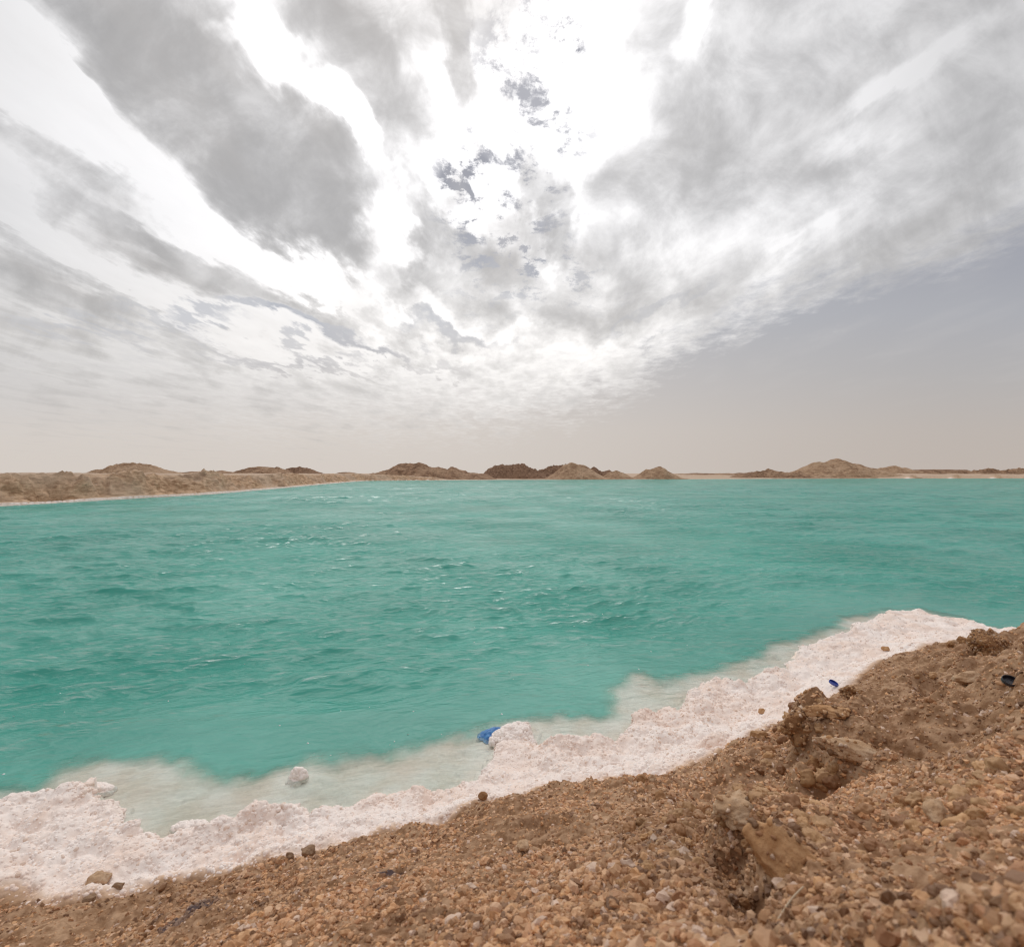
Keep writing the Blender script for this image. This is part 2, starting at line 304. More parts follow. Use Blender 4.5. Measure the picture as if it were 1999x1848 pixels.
def ground(x, y, fine=True):
    """height, salt whiteness, brown weight"""
    r = np.hypot(x, y)
    near = r < 7.5
    s = np.empty(x.shape); s2 = np.empty(x.shape)
    s[:] = poly_sd(POND, x, y); s2[:] = poly_sd(SHELF, x, y)
    wob = np.where(near, 1, 0)
    s = s + wob * (-.018 + 0.020 * fbm(x, y, .07, 4, 3) + .012 * fbm(x, y, .02, 2, 8)) + (1 - wob) * (.12 * fbm(x, y, 1.6, 4, 4))
    s2 = s2 + wob * (0.105 + 0.045 * fbm(x, y, .12, 4, 6) + .03 * fbm(x, y, .035, 3, 16)) + (1 - wob) * .06 * fbm(x, y, 1.2, 3, 7)
    z = np.zeros(x.shape)
    # far and side land
    left = sstep(x, -6, -9) * (1 - sstep(y, 48, 60)) * sstep(y, -10, -4)
    farw = sstep(y, 40, 48) * (1 - left)
    bank = 0.62 + .05 * fbm(x, y, 6, 3, 40)
    h_left = bank * sstep(s, -.02, 1.15) ** .85 + (.36 * fbm(x + .5 * y, y * .6, .9, 6, 41, .6) - .34 * np.abs(fbm(x * .5, y + .6 * x, .8, 5, 49, .6))) * sstep(s, .0, .4) * (1 - sstep(s, .65, 1.25)) + .05 + .05 * fbm(x, y, 2.5, 5, 46) * sstep(s, 1, 3)
    cl = left > .5; xc, yc = x[cl], y[cl]; w1, _ = worley(xc + .1 * fbm(xc, yc, .3, 2, 80), yc, .34, 81); w2, _ = worley(xc, yc, .15, 82); rub = sstep(fbm(xc, yc, 2.2, 3, 83), -.05, .25)
    h_left[cl] += sstep(s[cl], .1, .4) * (1 - .85 * sstep(s[cl], .8, 1.3)) * (.16 * (1 - w1) * (.35 + rub) + .08 * (1 - w2) * (.3 + rub) - .10)
    rb = sstep(x, 50, 62)
    h_far = .03 * sstep(s, 0, 1) + (.40 + .10 * fbm(x, y, 14, 4, 42)) * sstep(s, 5, 20) * (1 - rb) + rb * ((.55 + .2 * fbm(x, y, 12, 4, 44)) * sstep(s, .2, 4.0) + .35 * fbm(x, y, 2.5, 4, 48) * sstep(s, .2, 1.5) * (1 - sstep(s, 5, 9))) + .06 * fbm(x, y, 2.0, 4, 43) * sstep(s, 2, 8)
    h_side = .5 * sstep(s, 0, 2.2) + .08 * fbm(x, y, 1.0, 4, 45) * sstep(s, 0, 1)
    h = left * h_left + farw * h_far + (1 - left - farw) * h_side
    b = np.zeros(x.shape)
    b_in = -poly_sd(BROWN, x[near], y[near])
    if near.any():
        xn, yn, sn = x[near], y[near], s[near]
        t = tps(xn, yn); wn = 1 - sstep(r[near], 3.4, 6.0)
        bb = b_in + .03 * fbm(xn, yn, .09, 4, 12)
        bw = sstep(bb, -.055, .022) * sstep(sn, .0, .05)
        edge_up = .020 * sstep(bb, -.008, .014)            # the brown ground ends in a small step
        t = t - .028 * sstep(r[near], .5, .9)
        t = np.where(sn > 0, np.maximum(t - .014 * sstep(sn, .02, .10) * (1 - bw) - .018 * bw, .001), t) + edge_up * .8 - .008 * sstep(-xn, -.1, .4) * bw
        led = -poly_sd(LEDGE, xn, yn) + .022 * fbm(xn, yn, .07, 4, 15)
        t = t + .042 * sstep(led, -.014, .020) * sstep(yn, 1.12, .94) * sstep(yn, .36, .56) - .026 * sstep(led, .0, .14) - .022 * np.exp(-((led + .018) / .022) ** 2)
        t = t + .010 * sstep(sn, 0, .02)
        t = t + pits(xn, yn) + relief(xn, yn, sstep(xn + .5 * yn, .55, 1.25) * sstep(bb, .02, .20)) + .010 * fbm(xn, yn, .16, 4, 13) * sstep(bb, 0, .1)
        h[near] = h[near] * (1 - wn) + t * wn
        b[near] = bw * wn + (1 - wn) * sstep(sn, .3, .6)
    far = ~near
    b[far] = sstep(s[far], .02, .13) * left[far] + sstep(s[far], .1, .7) * farw[far] + sstep(s[far], .3, .6) * (1 - left - farw)[far]
    # bed
    under = np.where(near, -.005 - .009 * sstep(-s, 0, .08) - .012 * (fbm(x, y, .09, 3, 20) + .35), -.02 - .03 * sstep(-s, 0, .5))
    deep = sstep(-s2, -.004, np.where(near, .022, .12))
    bumps = 0
    for X, Y, rr_, hh in [(583,1528,.045,.022),(800,1515,.055,.020),(215,1500,.05,.016),(1265,1345,.05,.018),(330,1560,.05,.012),(690,1520,.04,.014),(1120,1420,.045,.014),(470,1570,.04,.012),(1480,1290,.05,.014)]:
        cx, cy = at(X, Y); bumps = bumps + hh * np.exp(-((x - cx) ** 2 + (y - cy) ** 2) / rr_ ** 2)
    under = under + .35 * bumps; under = np.where(under > -.009, -.009 + .12 * (under + .009), under)
    under = under * (1 - deep) + deep * (-.12 - .63 * sstep(-s2, .05, .7))
    bar = sstep(x, 24, 27) * (1 - sstep(x, 46, 50)) * (1 - sstep(np.abs(y - 56.5 - .1 * x), .3, 1.2))
    z = np.where(s > 0, h, under)
    z = np.where(bar > 0, np.maximum(z, -.02 + .05 * bar), z)
    b = np.where(s > 0, b, 0) * (1 - sstep(bar, .3, .6))
    if fine:
        m = near & (r < 4.2) & (s2 > -.08)
        xm, ym = x[m], y[m]
        wx, wy = xm + .004 * fbm(xm, ym, .02, 2, 60), ym + .004 * fbm(xm, ym, .02, 2, 61)
        f1, _ = worley(wx, wy, .034, 1); f2, _ = worley(wx, wy, .013, 2); f3, _ = worley(wx, wy, .0065, 3)
        f0, _ = worley(wx + .02 * fbm(xm, ym, .08, 2, 62), wy, .085, 4); nod = .020 * (1 - f0 ** 2) + .016 * fbm(xm, ym, .14, 3, 63) + .014 * (1 - f1 ** 2) + .0062 * (1 - f2 ** 2) + .0026 * (1 - f3 ** 2)
        gr = .006 * (1 - f2 ** 1.5) + .006 * (1 - f1) + .008 * fbm(xm, ym, .03, 4, 50) + .002 * (1 - f3)
        bm = b[m]; sub = sstep(s[m], -.02, .01)
        lft = (nod - .020) * (1 - bm) * (.6 + .4 * sub) * (.55 + .9 * (fbm(xm, ym, .15, 2, 70) + .5))
        lft = np.where(s[m] < 0, np.minimum(lft, .8 * np.maximum(-z[m], 0)), lft)
        lft = np.where(s[m] < -.02, np.minimum(lft, -.0085 - .003 * f2 - z[m]), lft); z[m] += np.where(s[m] > .0, np.maximum(lft, .0015 - z[m]), lft) + gr * bm
    return z, s, s2, b

# ================================================================== materials
def new_mat(name):
    m = bpy.data.materials.new(name); m.use_nodes = True; m.node_tree.nodes.clear()
    b = NB(m.node_tree); out = b.n('ShaderNodeOutputMaterial')
    return m, b, out
def principled(b, out, col, rough=.8, spec=.3, normal=None, **kw):
    p = b.n('ShaderNodeBsdfPrincipled'); b.put(p.inputs['Base Color'], col if isinstance(col, bpy.types.NodeSocket) else (*col, 1))
    b.put(p.inputs['Roughness'], rough); b.put(p.inputs['Specular IOR Level'], spec)
    if normal is not None: b.put(p.inputs['Normal'], normal)
    for k, v in kw.items(): b.put(p.inputs[k.replace('_', ' ')], v)
    b.nt.links.new(p.outputs[0], out.inputs[0]); return p
def bump(b, h, dist, strength=1.0):
    n = b.n('ShaderNodeBump'); b.put(n.inputs['Strength'], strength); b.put(n.inputs['Distance'], dist); b.put(n.inputs['Height'], h); return n.outputs[0]
def attr(b, name):
    return b.n('ShaderNodeAttribute', attribute_name=name)

SALT = (.89, .79, .735); SALT_P = (.83, .665, .575)
def ground_mat():
    m, b, out = new_mat("desert_ground_and_salt")
    g = b.n('ShaderNodeNewGeometry').outputs['Position']
    aw = attr(b, 'brown').outputs['Fac']; near = attr(b, 'near').outputs['Fac']; wet = attr(b, 'wet').outputs['Fac']
    n1, _ = b.noise(g, 9, 7, .6); n2, _ = b.noise(g, 55, 6, .62); n3, _ = b.noise(g, 1.1, 8, .6); n4, _ = b.noise(g, 170, 4, .6)
    # near brown crystals
    bn = b.mix(b.mr(n1, .3, .7), (.28, .145, .070), (.46, .285, .165))
    bn = b.mix(b.mr(n2, .38, .66), b.mix(.6, bn, (.16, .075, .035)), b.mix(.35, bn, (.56, .38, .26)))
    # far sand and dug clay
    n5, _ = b.noise(b.vm('MULTIPLY', g, (1, 1, 3)), 3.5, 9, .68); n6, _ = b.noise(g, .35, 5, .55)
    fn = b.mix(b.mr(n5, .35, .65), (.30, .172, .092), (.65, .44, .285))
    fn = b.mix(b.mr(n6, .42, .62), fn, b.mix(.55, fn, (.52, .39, .29)))
    n7, _ = b.noise(b.vm('MULTIPLY', g, (1, .6, 2)), 1.0, 7, .62); fn = b.mix(b.m('MULTIPLY', b.mr(n7, .54, .64), .45), fn, (.20, .13, .088))
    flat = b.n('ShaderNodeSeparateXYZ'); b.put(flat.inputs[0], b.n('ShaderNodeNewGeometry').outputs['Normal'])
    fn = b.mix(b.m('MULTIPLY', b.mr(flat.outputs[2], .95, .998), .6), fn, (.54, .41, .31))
    br = b.mix(near, fn, bn); br = b.mix(b.m('MULTIPLY', attr(b, 'stain').outputs['Fac'], .85), br, (.045, .035, .05))
    st = b.mix(b.mr(n1, .38, .68), SALT, SALT_P)
    st = b.mix(b.mr(n2, .50, .80), st, (.74, .58, .50))
    st = b.mix(b.m('MULTIPLY', wet, .6), st, b.mix(b.mr(n1, .35, .65), (.88, .79, .70), (.74, .60, .48)))
    stain = b.mr(b.m('ADD', b.m('MULTIPLY', n3, 0.0), b.noise(b.vm('ADD', g, (5, 2, 0)), 5.2, 5, .6)[0]), .66, .74)
    st = b.mix(b.m('MULTIPLY', stain, .5), st, (.70, .47, .40))
    fz = b.m('ADD', aw, b.m('MULTIPLY', b.m('SUBTRACT', n2, .5), .55))
    orange = b.m('MULTIPLY', b.mr(aw, .0, .45), b.mr(aw, .95, .5))
    st = b.mix(b.m('MULTIPLY', orange, .8), st, (.60, .38, .23))
    col = b.mix(b.mr(fz, .32, .68), st, br)
    hgt = b.m('ADD', b.m('MULTIPLY', n4, .35), n2)
    hf = b.m('MULTIPLY', n5, b.m('SUBTRACT', 1, near))
    nrm = bump(b, hgt, .004, b.m('MULTIPLY', near, .7))
    n2b = b.n('ShaderNodeBump'); b.put(n2b.inputs['Strength'], .9); b.put(n2b.inputs['Distance'], .12); b.put(n2b.inputs['Height'], hf); b.put(n2b.inputs['Normal'], nrm)
    principled(b, out, col, .8, .12, n2b.outputs[0])
    return m
M_ground = ground_mat()
def vcol_mat(name, rough=.5, spec=.4, sss=0.0, bumpd=.0006):
    m, b, out = new_mat(name)
    c = attr(b, 'tone').outputs['Color']; g = b.n('ShaderNodeNewGeometry').outputs['Position']
    n, _ = b.noise(g, 260, 4, .6); n2, _ = b.noise(g, 90, 4, .6)
    col = b.mix(b.mr(n2, .35, .7), b.mix(.25, c, (.20, .10, .05)), c)
    kw = {}
    if sss: kw = dict(Subsurface_Weight=sss, Subsurface_Scale=.004, Subsurface_Radius=(1, .5, .3))
    principled(b, out, col, rough, spec, bump(b, n, bumpd, .8), **kw)
    return m
M_grain = vcol_mat("amber_salt_crystals", .5, .22)
M_salt = None
def salt_mat():
    m, b, out = new_mat("white_salt_nodules")
    g = b.n('ShaderNodeNewGeometry').outputs['Position']
    c = attr(b, 'tone').outputs['Color']; n, _ = b.noise(g, 300, 4, .6)
    principled(b, out, c, .55, .35, bump(b, n, .0012, .8)); return m
M_salt = salt_mat()
def mound_mat(name, a, c, d, sc=1.6):
    m, b, out = new_mat(name)
    g = b.n('ShaderNodeTexCoord').outputs['Object']; 
    n, _ = b.noise(g, sc, 10, .68); n2, _ = b.noise(g, sc * .3, 5, .55); n3, _ = b.noise(b.vm('MULTIPLY', g, (1, 1, .35)), sc * 4, 6, .7)
    v = b.n('ShaderNodeTexVoronoi', feature='F1'); b.put(v.inputs['Vector'], g); b.put(v.inputs['Scale'], sc * 2.2)
    col = b.mix(b.mr(n, .36, .64), a, c); col = b.mix(b.m('MULTIPLY', b.mr(n2, .48, .66), .7), col, d)
    col = b.mix(b.m('MULTIPLY', b.mr(n3, .56, .72), .5), col, a)
    h = b.m('SUBTRACT', b.m('ADD', n, b.m('MULTIPLY', n3, .5)), b.m('MULTIPLY', v.outputs['Distance'], .35))
    principled(b, out, col, .9, .15, bump(b, h, .35, .9)); return m
M_md = mound_mat("brown_dug_clay", (.21, .12, .072), (.42, .255, .16), (.50, .325, .21))
M_ml = mound_mat("pale_sandy_clay", (.32, .19, .115), (.52, .345, .22), (.57, .395, .265))
M_mc = mound_mat("dark_clodded_clay", (.21, .12, .075), (.40, .24, .155), (.33, .195, .12), 3.0)

# ================================================================== ground sheet
def polar(r0, r1, dlnr_pts, ang):
    r = np.exp(np.concatenate([np.arange(math.log(a), math.log(bb), st) for a, bb, st in dlnr_pts] + [[math.log(r1)]]))
    return r
ang = np.radians(np.concatenate([np.arange(-180, -80, 2.0), np.arange(-80, -50, .5), np.arange(-50, 50, .13), np.arange(50, 80, .5), np.arange(80, 181, 2.0)]))
ang[-1] = math.pi
rr = polar(0, 6000, [(.06, .14, .08), (.14, 3.6, .0030), (3.6, 9.0, .02), (9.0, 75, .0058), (75, 6000, .05)], ang)
A, R = np.meshgrid(ang, rr); gx, gy = (R * np.sin(A)).ravel(), (R * np.cos(A)).ravel()
gz, gs, gs2, gb_ = ground(gx, gy)
gV = np.stack([gx, gy, gz], 1)
gF = grid_faces(len(rr), len(ang))
nearw = 1 - sstep(np.hypot(gx, gy), 4, 7)
wet = 1 - sstep(gs, -.012, .006)
STAINS = [(at(372,1750,.12), .030, .050), (at(362,1785,.13), .022, .03), (at(760,1695,.18), .020, .02), (at(745,1735,.2), .014, .012), (at(1030,1740,.24), .012, .012)]
def stain_at(x, y):
    v = 0
    for (cx, cy), a_, b_ in STAINS: v = v + np.exp(-((x - cx) ** 2 / a_ ** 2 + (y - cy) ** 2 / b_ ** 2))
    return sstep(np.clip(v, 0, 1) * (1 + 2.2 * fbm(x, y, .016, 3, 88)), .45, .80)
o = mesh_np("ground", gV, gF, M_ground, dict(brown=gb_, near=nearw, wet=wet, stain=stain_at(gx, gy))); tag(o, kind='structure')
o['label'] = "brown gravelly salt bank, pond bed and pale desert plain"
def height_at(x, y): return ground(np.asarray(x, float), np.asarray(y, float))

# ================================================================== water
ang = np.radians(np.concatenate([np.arange(-100, -52, .5), np.arange(-52, 52, .16), np.arange(52, 100.1, .5)]))
rr = polar(0, 175, [(.85, 12, .0032), (12, 40, .0040), (40, 90, .008), (90, 175, .02)], ang)
A, R = np.meshgrid(ang, rr); x, y = (R * np.sin(A)).ravel(), (R * np.cos(A)).ravel()
ws = poly_sd(POND, x, y); ws2 = poly_sd(SHELF, x, y)
r = R.ravel()
calm = .17 + .83 * sstep(-ws2, .07, .6)
wx_, wy_, wz_ = x.copy(), y.copy(), np.zeros(x.shape)
wr = np.random.default_rng(21)
gust = 1.0 + 1.3 * fbm(x, y, 2.6, 3, 90)
for i in range(110):
    lam = .055 * (1.25 / .055) ** ((i + wr.random()) / 110)
    th = wr.normal(0.20, .22 if lam > .25 else .40)                   # heading: towards the viewer, a little to the side
    kx, ky = math.sin(th), -math.cos(th); k = 2 * math.pi / lam
    a = .0074 * lam ** .86 * math.exp(-(lam / .60) ** 2) * .62 * (1.5 if lam > .25 else .85 if lam > .14 else .8) * (.6 + .8 * wr.random())
    ph = k * (x * kx + y * ky) + wr.random() * 6.283 + .5 * fbm(x, y, lam * 8, 2, 200 + i)
    lod = 1 - sstep(r * .005 / lam, .32, .75)
    aa = a * lod * calm * gust
    c, s_ = np.cos(ph), np.sin(ph)
    wz_ += aa * c; wx_ -= kx * aa * s_ * .8; wy_ -= ky * aa * s_ * .8
bedz, bs, bs2, _ = ground(wx_, wy_, False)
wz_ = np.where(bs < -.004, np.maximum(wz_, bedz + .0045), wz_)
F = grid_faces(len(rr), len(ang))
keep = (ws < .30).reshape(len(rr), len(ang)); keep = (keep[:-1, :-1] & keep[1:, 1:] & keep[1:, :-1] & keep[:-1, 1:]).ravel()
F = F[keep]; used, inv = np.unique(F, return_inverse=True); F = inv.reshape(-1, 4)
V = np.stack([wx_, wy_, wz_], 1)[used]; depth = np.clip(V[:, 2] - bedz[used], 0, 2); clear = np.exp(-7.0 * depth) * sstep(bs2[used], .030, .120)
def water_mat():
    m, b, out = new_mat("turquoise_brine")
    g = b.n('ShaderNodeNewGeometry').outputs['Position']
    dp = attr(b, 'clear').outputs['Fac']; still = attr(b, 'open_water').outputs['Fac']
    rt = b.n('ShaderNodeVectorRotate', rotation_type='Z_AXIS'); b.put(rt.inputs['Vector'], g); rt.inputs['Angle'].default_value = math.radians(-13); g2 = rt.outputs[0]
    _, wv = b.noise(g2, 2.2, 3, .5); g3 = b.vm('ADD', g2, b.vm('SCALE', b.vm('SUBTRACT', wv, (.5, .5, .5)), sc=.16))
    def ridge(vec, sc, det, ro, pw):
        n, _ = b.noise(vec, sc, det, ro); r_ = b.m('SUBTRACT', 1.0, b.m('ABSOLUTE', b.m('MULTIPLY_ADD', n, 5.0, -2.5)), clamp=True); return b.m('POWER', r_, pw)
    w1 = ridge(b.vm('MULTIPLY', g3, (1, 2.6, 1)), 3.6, 3, .5, 1.3)
    w2 = ridge(b.vm('MULTIPLY', g3, (1, 3.2, 1)), 8.5, 3, .55, 1.2)
    w3, _ = b.noise(b.vm('MULTIPLY', g3, (1, 3.4, 1)), 24, 4, .6)
    w4, _ = b.noise(b.vm('MULTIPLY', g3, (1, 2.0, 1)), 75, 2, .6)
    h = b.m('MULTIPLY_ADD', w1, 1.05, b.m('MULTIPLY_ADD', w2, .42, b.m('MULTIPLY_ADD', w3, .50, b.m('MULTIPLY', w4, .08))))
    patch = b.mr(b.noise(g, .55, 3, .5)[0], .35, .65, .55, 1.25)
    nrm = bump(b, h, .0125, b.m('MULTIPLY', patch, b.m('MULTIPLY_ADD', still, .70, .25)))
    nb, _ = b.noise(g, .8, 4, .55)
    body = b.mix(b.mr(nb, .3, .7), (.066, .420, .340), (.150, .575, .480))
    d = b.n('ShaderNodeBsdfDiffuse'); b.put(d.inputs[0], body); 
    tr = b.n('ShaderNodeBsdfTransparent')
    k = dp; b.put(tr.inputs[0], (.95, .975, .965, 1))
    tl = b.n('ShaderNodeBsdfTranslucent'); b.put(tl.inputs[0], body); hb = b.n('ShaderNodeMixShader'); hb.inputs[0].default_value = .45; b.nt.links.new(d.outputs[0], hb.inputs[1]); b.nt.links.new(tl.outputs[0], hb.inputs[2])
    mx = b.n('ShaderNodeMixShader'); b.put(mx.inputs[0], k); b.nt.links.new(hb.outputs[0], mx.inputs[1]); b.nt.links.new(tr.outputs[0], mx.inputs[2])
    gl = b.n('ShaderNodeBsdfGlossy'); b.put(gl.inputs['Color'], (1, 1, 1, 1)); b.put(gl.inputs['Roughness'], .06); b.put(gl.inputs['Normal'], nrm)
    fr = b.n('ShaderNodeFresnel'); b.put(fr.inputs['IOR'], 1.38); b.put(fr.inputs['Normal'], nrm)
    m2 = b.n('ShaderNodeMixShader'); b.put(m2.inputs[0], b.m('MINIMUM', b.m('MULTIPLY', fr.outputs[0], .75), .42)); b.nt.links.new(mx.outputs[0], m2.inputs[1]); b.nt.links.new(gl.outputs[0], m2.inputs[2])
    b.nt.links.new(m2.outputs[0], out.inputs[0]); return m
o = mesh_np("water", V, F, water_mat(), dict(depth=depth, clear=clear, open_water=calm[used])); tag(o, kind='structure')
o['label'] = "rippled turquoise brine of the salt pond"
print("water verts", len(V), "ground verts", len(gV))

# ================================================================== spoil heaps across the water
def heap(profile, D, depth, base, mat, label, seed, rough=.10, clod=0.0, name="dirt_mound", cat="mound", group="heaps of dug earth round the pond", lean=0.0):
    """profile: sight-line outline (x, y); D: distance; depth: half size front to back; base: ground height"""
    pr = np.array(profile, float); xs = (pr[:, 0] - 1000) / 1000 * D; hs = CAM_H + (924 - pr[:, 1]) / 1000 * D - base
    x0, x1 = xs[0], xs[-1]; wdt = x1 - x0
    xs = np.r_[x0 - .12 * wdt, xs, x1 + .12 * wdt]; hs = np.r_[-.25, np.maximum(hs, .02), -.25]
    nx, ny = int(np.clip(wdt / .09, 90, 320)), 110
    gx = np.linspace(xs[0], xs[-1], nx); gy = np.linspace(-1, 1, ny)
    X, T_ = np.meshgrid(gx, gy); Y = T_ * depth
    P = np.interp(X, xs, hs)
    kern = np.ones(3) / 3; P = np.apply_along_axis(lambda v: np.convolve(np.pad(v, 1, mode='edge'), kern, 'valid'), 1, P)
    cx = (X - (x0 + x1) / 2) / (wdt / 2); 
    ridge = .16 * depth * fbm(X, Y * 0 + seed, wdt * .3, 2, seed)      # crest wanders front to back
    t = np.abs(T_ * depth - ridge) / depth
    fall = np.clip(1 - t ** 1.25, 0, 1)
    Z = np.where(P > 0, P * fall, P) - .25 * sstep(t, .85, 1.0)
    env = np.clip(P, 0, 1.2) * sstep(t, 1.0, .8)
    Z = Z + env * (rough * 2.0 * fbm(X, Y, 1.7, 6, seed + 1, .62) - rough * 1.3 * np.abs(fbm(X * 1.2, Y * .35, 1.1, 5, seed + 2, .6)) * 1.6 * sstep(t, .05, .4))
    if clod:
        f1, _ = worley(X, Y, .42, seed); f2, _ = worley(X, Y, .2, seed + 1)
        Z = Z + env * clod * ((1 - f1) + .5 * (1 - f2) - .7)
    V = np.stack([X.ravel() - (x0 + x1) / 2, Y.ravel(), Z.ravel()], 1)
    o = mesh_np(name, V, grid_faces(ny, nx), mat); o.location = ((x0 + x1) / 2, D, base)
    return tag(o, label, cat, group)
# left, standing on the flat behind the bank
heap([(180,926),(190,922),(202,914),(215,909),(230,906),(248,906),(263,904),(288,905),(300,909),(313,916),(328,921)], 48, 3.2, .60, M_ml, "rounded lumpy earth mound alone on the pale flat behind the left bank", 1, .16, .10)
heap([(315,926),(335,921),(360,922),(385,920),(410,921),(430,919),(456,921)], 54, 2.4, .58, M_md, "long low rubble ridge between the rounded left mound and the paler one", 2, .18, .12)
heap([(450,926),(462,920),(483,915),(500,913),(520,915),(542,914),(560,919)], 60, 2.6, .58, M_md, "low brown rubble mound in front of the pale sandy hump", 3, .2, .14)
heap([(478,921),(492,912),(504,909.5),(520,909.5),(533,911),(545,918)], 68, 2.4, .55, M_ml, "small pale sandy hump rising behind the low rubble on the left", 4, .08)
heap([(548,924),(562,916),(570,913),(580,912),(592,913),(601,914),(615,919),(632,924)], 62, 2.6, .55, M_mc, "small dark earth mound right of the pale sandy hump", 5, .18, .12)
heap([(650,926),(664,922),(676,921.5),(690,923),(712,927)], 66, 2.2, .50, M_md, "tiny low brown mound just left of the large far shore heap", 6, .18, .1)
# along the far shore
heap([(690,934),(706,929),(730,923),(745,921),(759,918),(770,912),(784,907),(800,905),(812,905),(820,902.5),(828,905),(842,911),(863,913),(874,918),(881,915),(889,914),(900,917),(914,922),(930,922),(950,926)], 62, 5.0, .02, M_md, "large brown heap at the left end of the far shore, hollow scooped in its face", 7, .16, .07)
heap([(938,932),(948,922),(956,915),(966,910.5),(982,908),(995,909.5),(1006,907),(1018,906.5),(1028,911),(1036,917),(1046,918),(1062,926)], 67, 4.4, .05, M_mc, "dark cloddy round topped heap just right of the large brown heap", 8, .15, .26)
heap([(1030,926),(1046,917),(1065,915.5),(1079,911),(1092,909),(1108,905.5),(1118,906),(1130,914)], 70, 3.6, .1, M_mc, "dark cloddy ridge climbing behind the pale pointed heap", 9, .15, .24)
heap([(1064,934),(1078,926),(1090,918),(1101,910),(1110,906),(1117,905),(1128,907),(1141,908.5),(1151,914),(1162,922),(1178,930)], 63, 4.2, .03, M_ml, "pale smooth pointed sand heap in the middle of the far shore", 10, .12)
heap([(1138,926),(1150,915),(1159,911.5),(1168,915),(1180,920),(1189,918),(1196,922),(1204,928)], 67, 3.2, .06, M_mc, "small dark heap against the right side of the pale pointed heap", 11, .2, .12)
heap([(1176,932),(1188,923),(1202,917.5),(1214,921),(1224,927),(1236,933)], 64, 2.8, .03, M_ml, "small low pale heap with smooth slopes beside the dark shoulder", 12, .12)
heap([(1240,932),(1252,923),(1262,917),(1269,917.5),(1276,915),(1284,911),(1290,910.5),(1300,916),(1314,924),(1326,931)], 65, 3.4, .03, M_ml, "isolated sharp peaked heap right of the middle of the far shore", 13, .14, .03)
heap([(1316,926),(1350,924),(1390,924.4),(1430,923.8),(1470,923)], 95, 4, .35, M_md, "distant flat brown ridge behind the gap in the heaps", 14, .2, .1)
heap([(1412,934),(1430,930),(1447,925),(1467,919.5),(1480,920),(1496,918.5),(1511,918),(1524,920),(1543,922.5),(1562,921)], 78, 4.0, .04, M_md, "low uneven heap trailing left from the biggest heap on the right", 15, .2, .12)
heap([(1538,932),(1552,922),(1568,917),(1580,909),(1590,905),(1604,903),(1615,902),(1628,898),(1640,897),(1652,899),(1664,903),(1676,905),(1694,910),(1709,914),(1726,922),(1750,932)], 80, 6.5, .04, M_ml, "biggest broad rounded heap on the right of the far shore", 16, .13, .06)
heap([(1700,924),(1716,915),(1732,912),(1748,909.5),(1758,912),(1770,914),(1784,918),(1800,922)], 96, 4.5, .6, M_ml, "pale sandy hump behind the right shoulder of the biggest heap", 17, .12)
heap([(1776,921),(1784,916.8),(1836,916.3),(1888,917),(1894,921)], 210, 4, .8, M_mc, "long low dark embankment far off on the right horizon", 18, .05, .05)
heap([(1788,928),(1812,919),(1860,918.3),(1910,918.6),(1960,917),(2040,916.5),(2120,919)], 84, 4, .2, M_md, "long low brown spoil bank along the far right shore", 19, .22, .16)

# ================================================================== grains and nodules (joined meshes: nobody could count them)
def v3noise(P, sc, k):          # cheap 3d noise from three planes
    return (vnoise(P[:, 0] / sc + 7, P[:, 1] / sc + P[:, 2] / sc * .7, k) + vnoise(P[:, 1] / sc + 3, P[:, 2] / sc - P[:, 0] / sc * .6, k + 1) + vnoise(P[:, 2] / sc, P[:, 0] / sc + P[:, 1] / sc * .5, k + 2)) * .7
def ico(sub):
    import bmesh
    bm = bmesh.new(); bmesh.ops.create_icosphere(bm, subdivisions=sub, radius=1)
    bm.verts.ensure_lookup_table(); V = np.array([v.co[:] for v in bm.verts]); F = np.array([[v.index for v in f.verts] for f in bm.faces]); bm.free()
    return V, F
def crystal_proto(sub, n, seed, sharp=True):
    V0, F = ico(sub); pr = []; q = np.random.default_rng(seed)
    for _ in range(n):
        V = V0.copy()
        if sharp:
            for _ in range(11):
                nn = q.normal(size=3); nn /= np.linalg.norm(nn); d = q.uniform(.42, .80)
                over = np.maximum(V @ nn - d, 0); V -= over[:, None] * nn
        V *= (1 + (.11 if sub < 2 else .012 if sharp else .05) * q.normal(size=(len(V), 1)))
        pr.append(V)
    if sharp and sub >= 2:
        for i in range(n):
            pr.append(V0 * (1 + .75 * v3noise(V0, .8, seed + i) + .60 * v3noise(V0, .4, seed + i + 20))[:, None])
    return pr, F
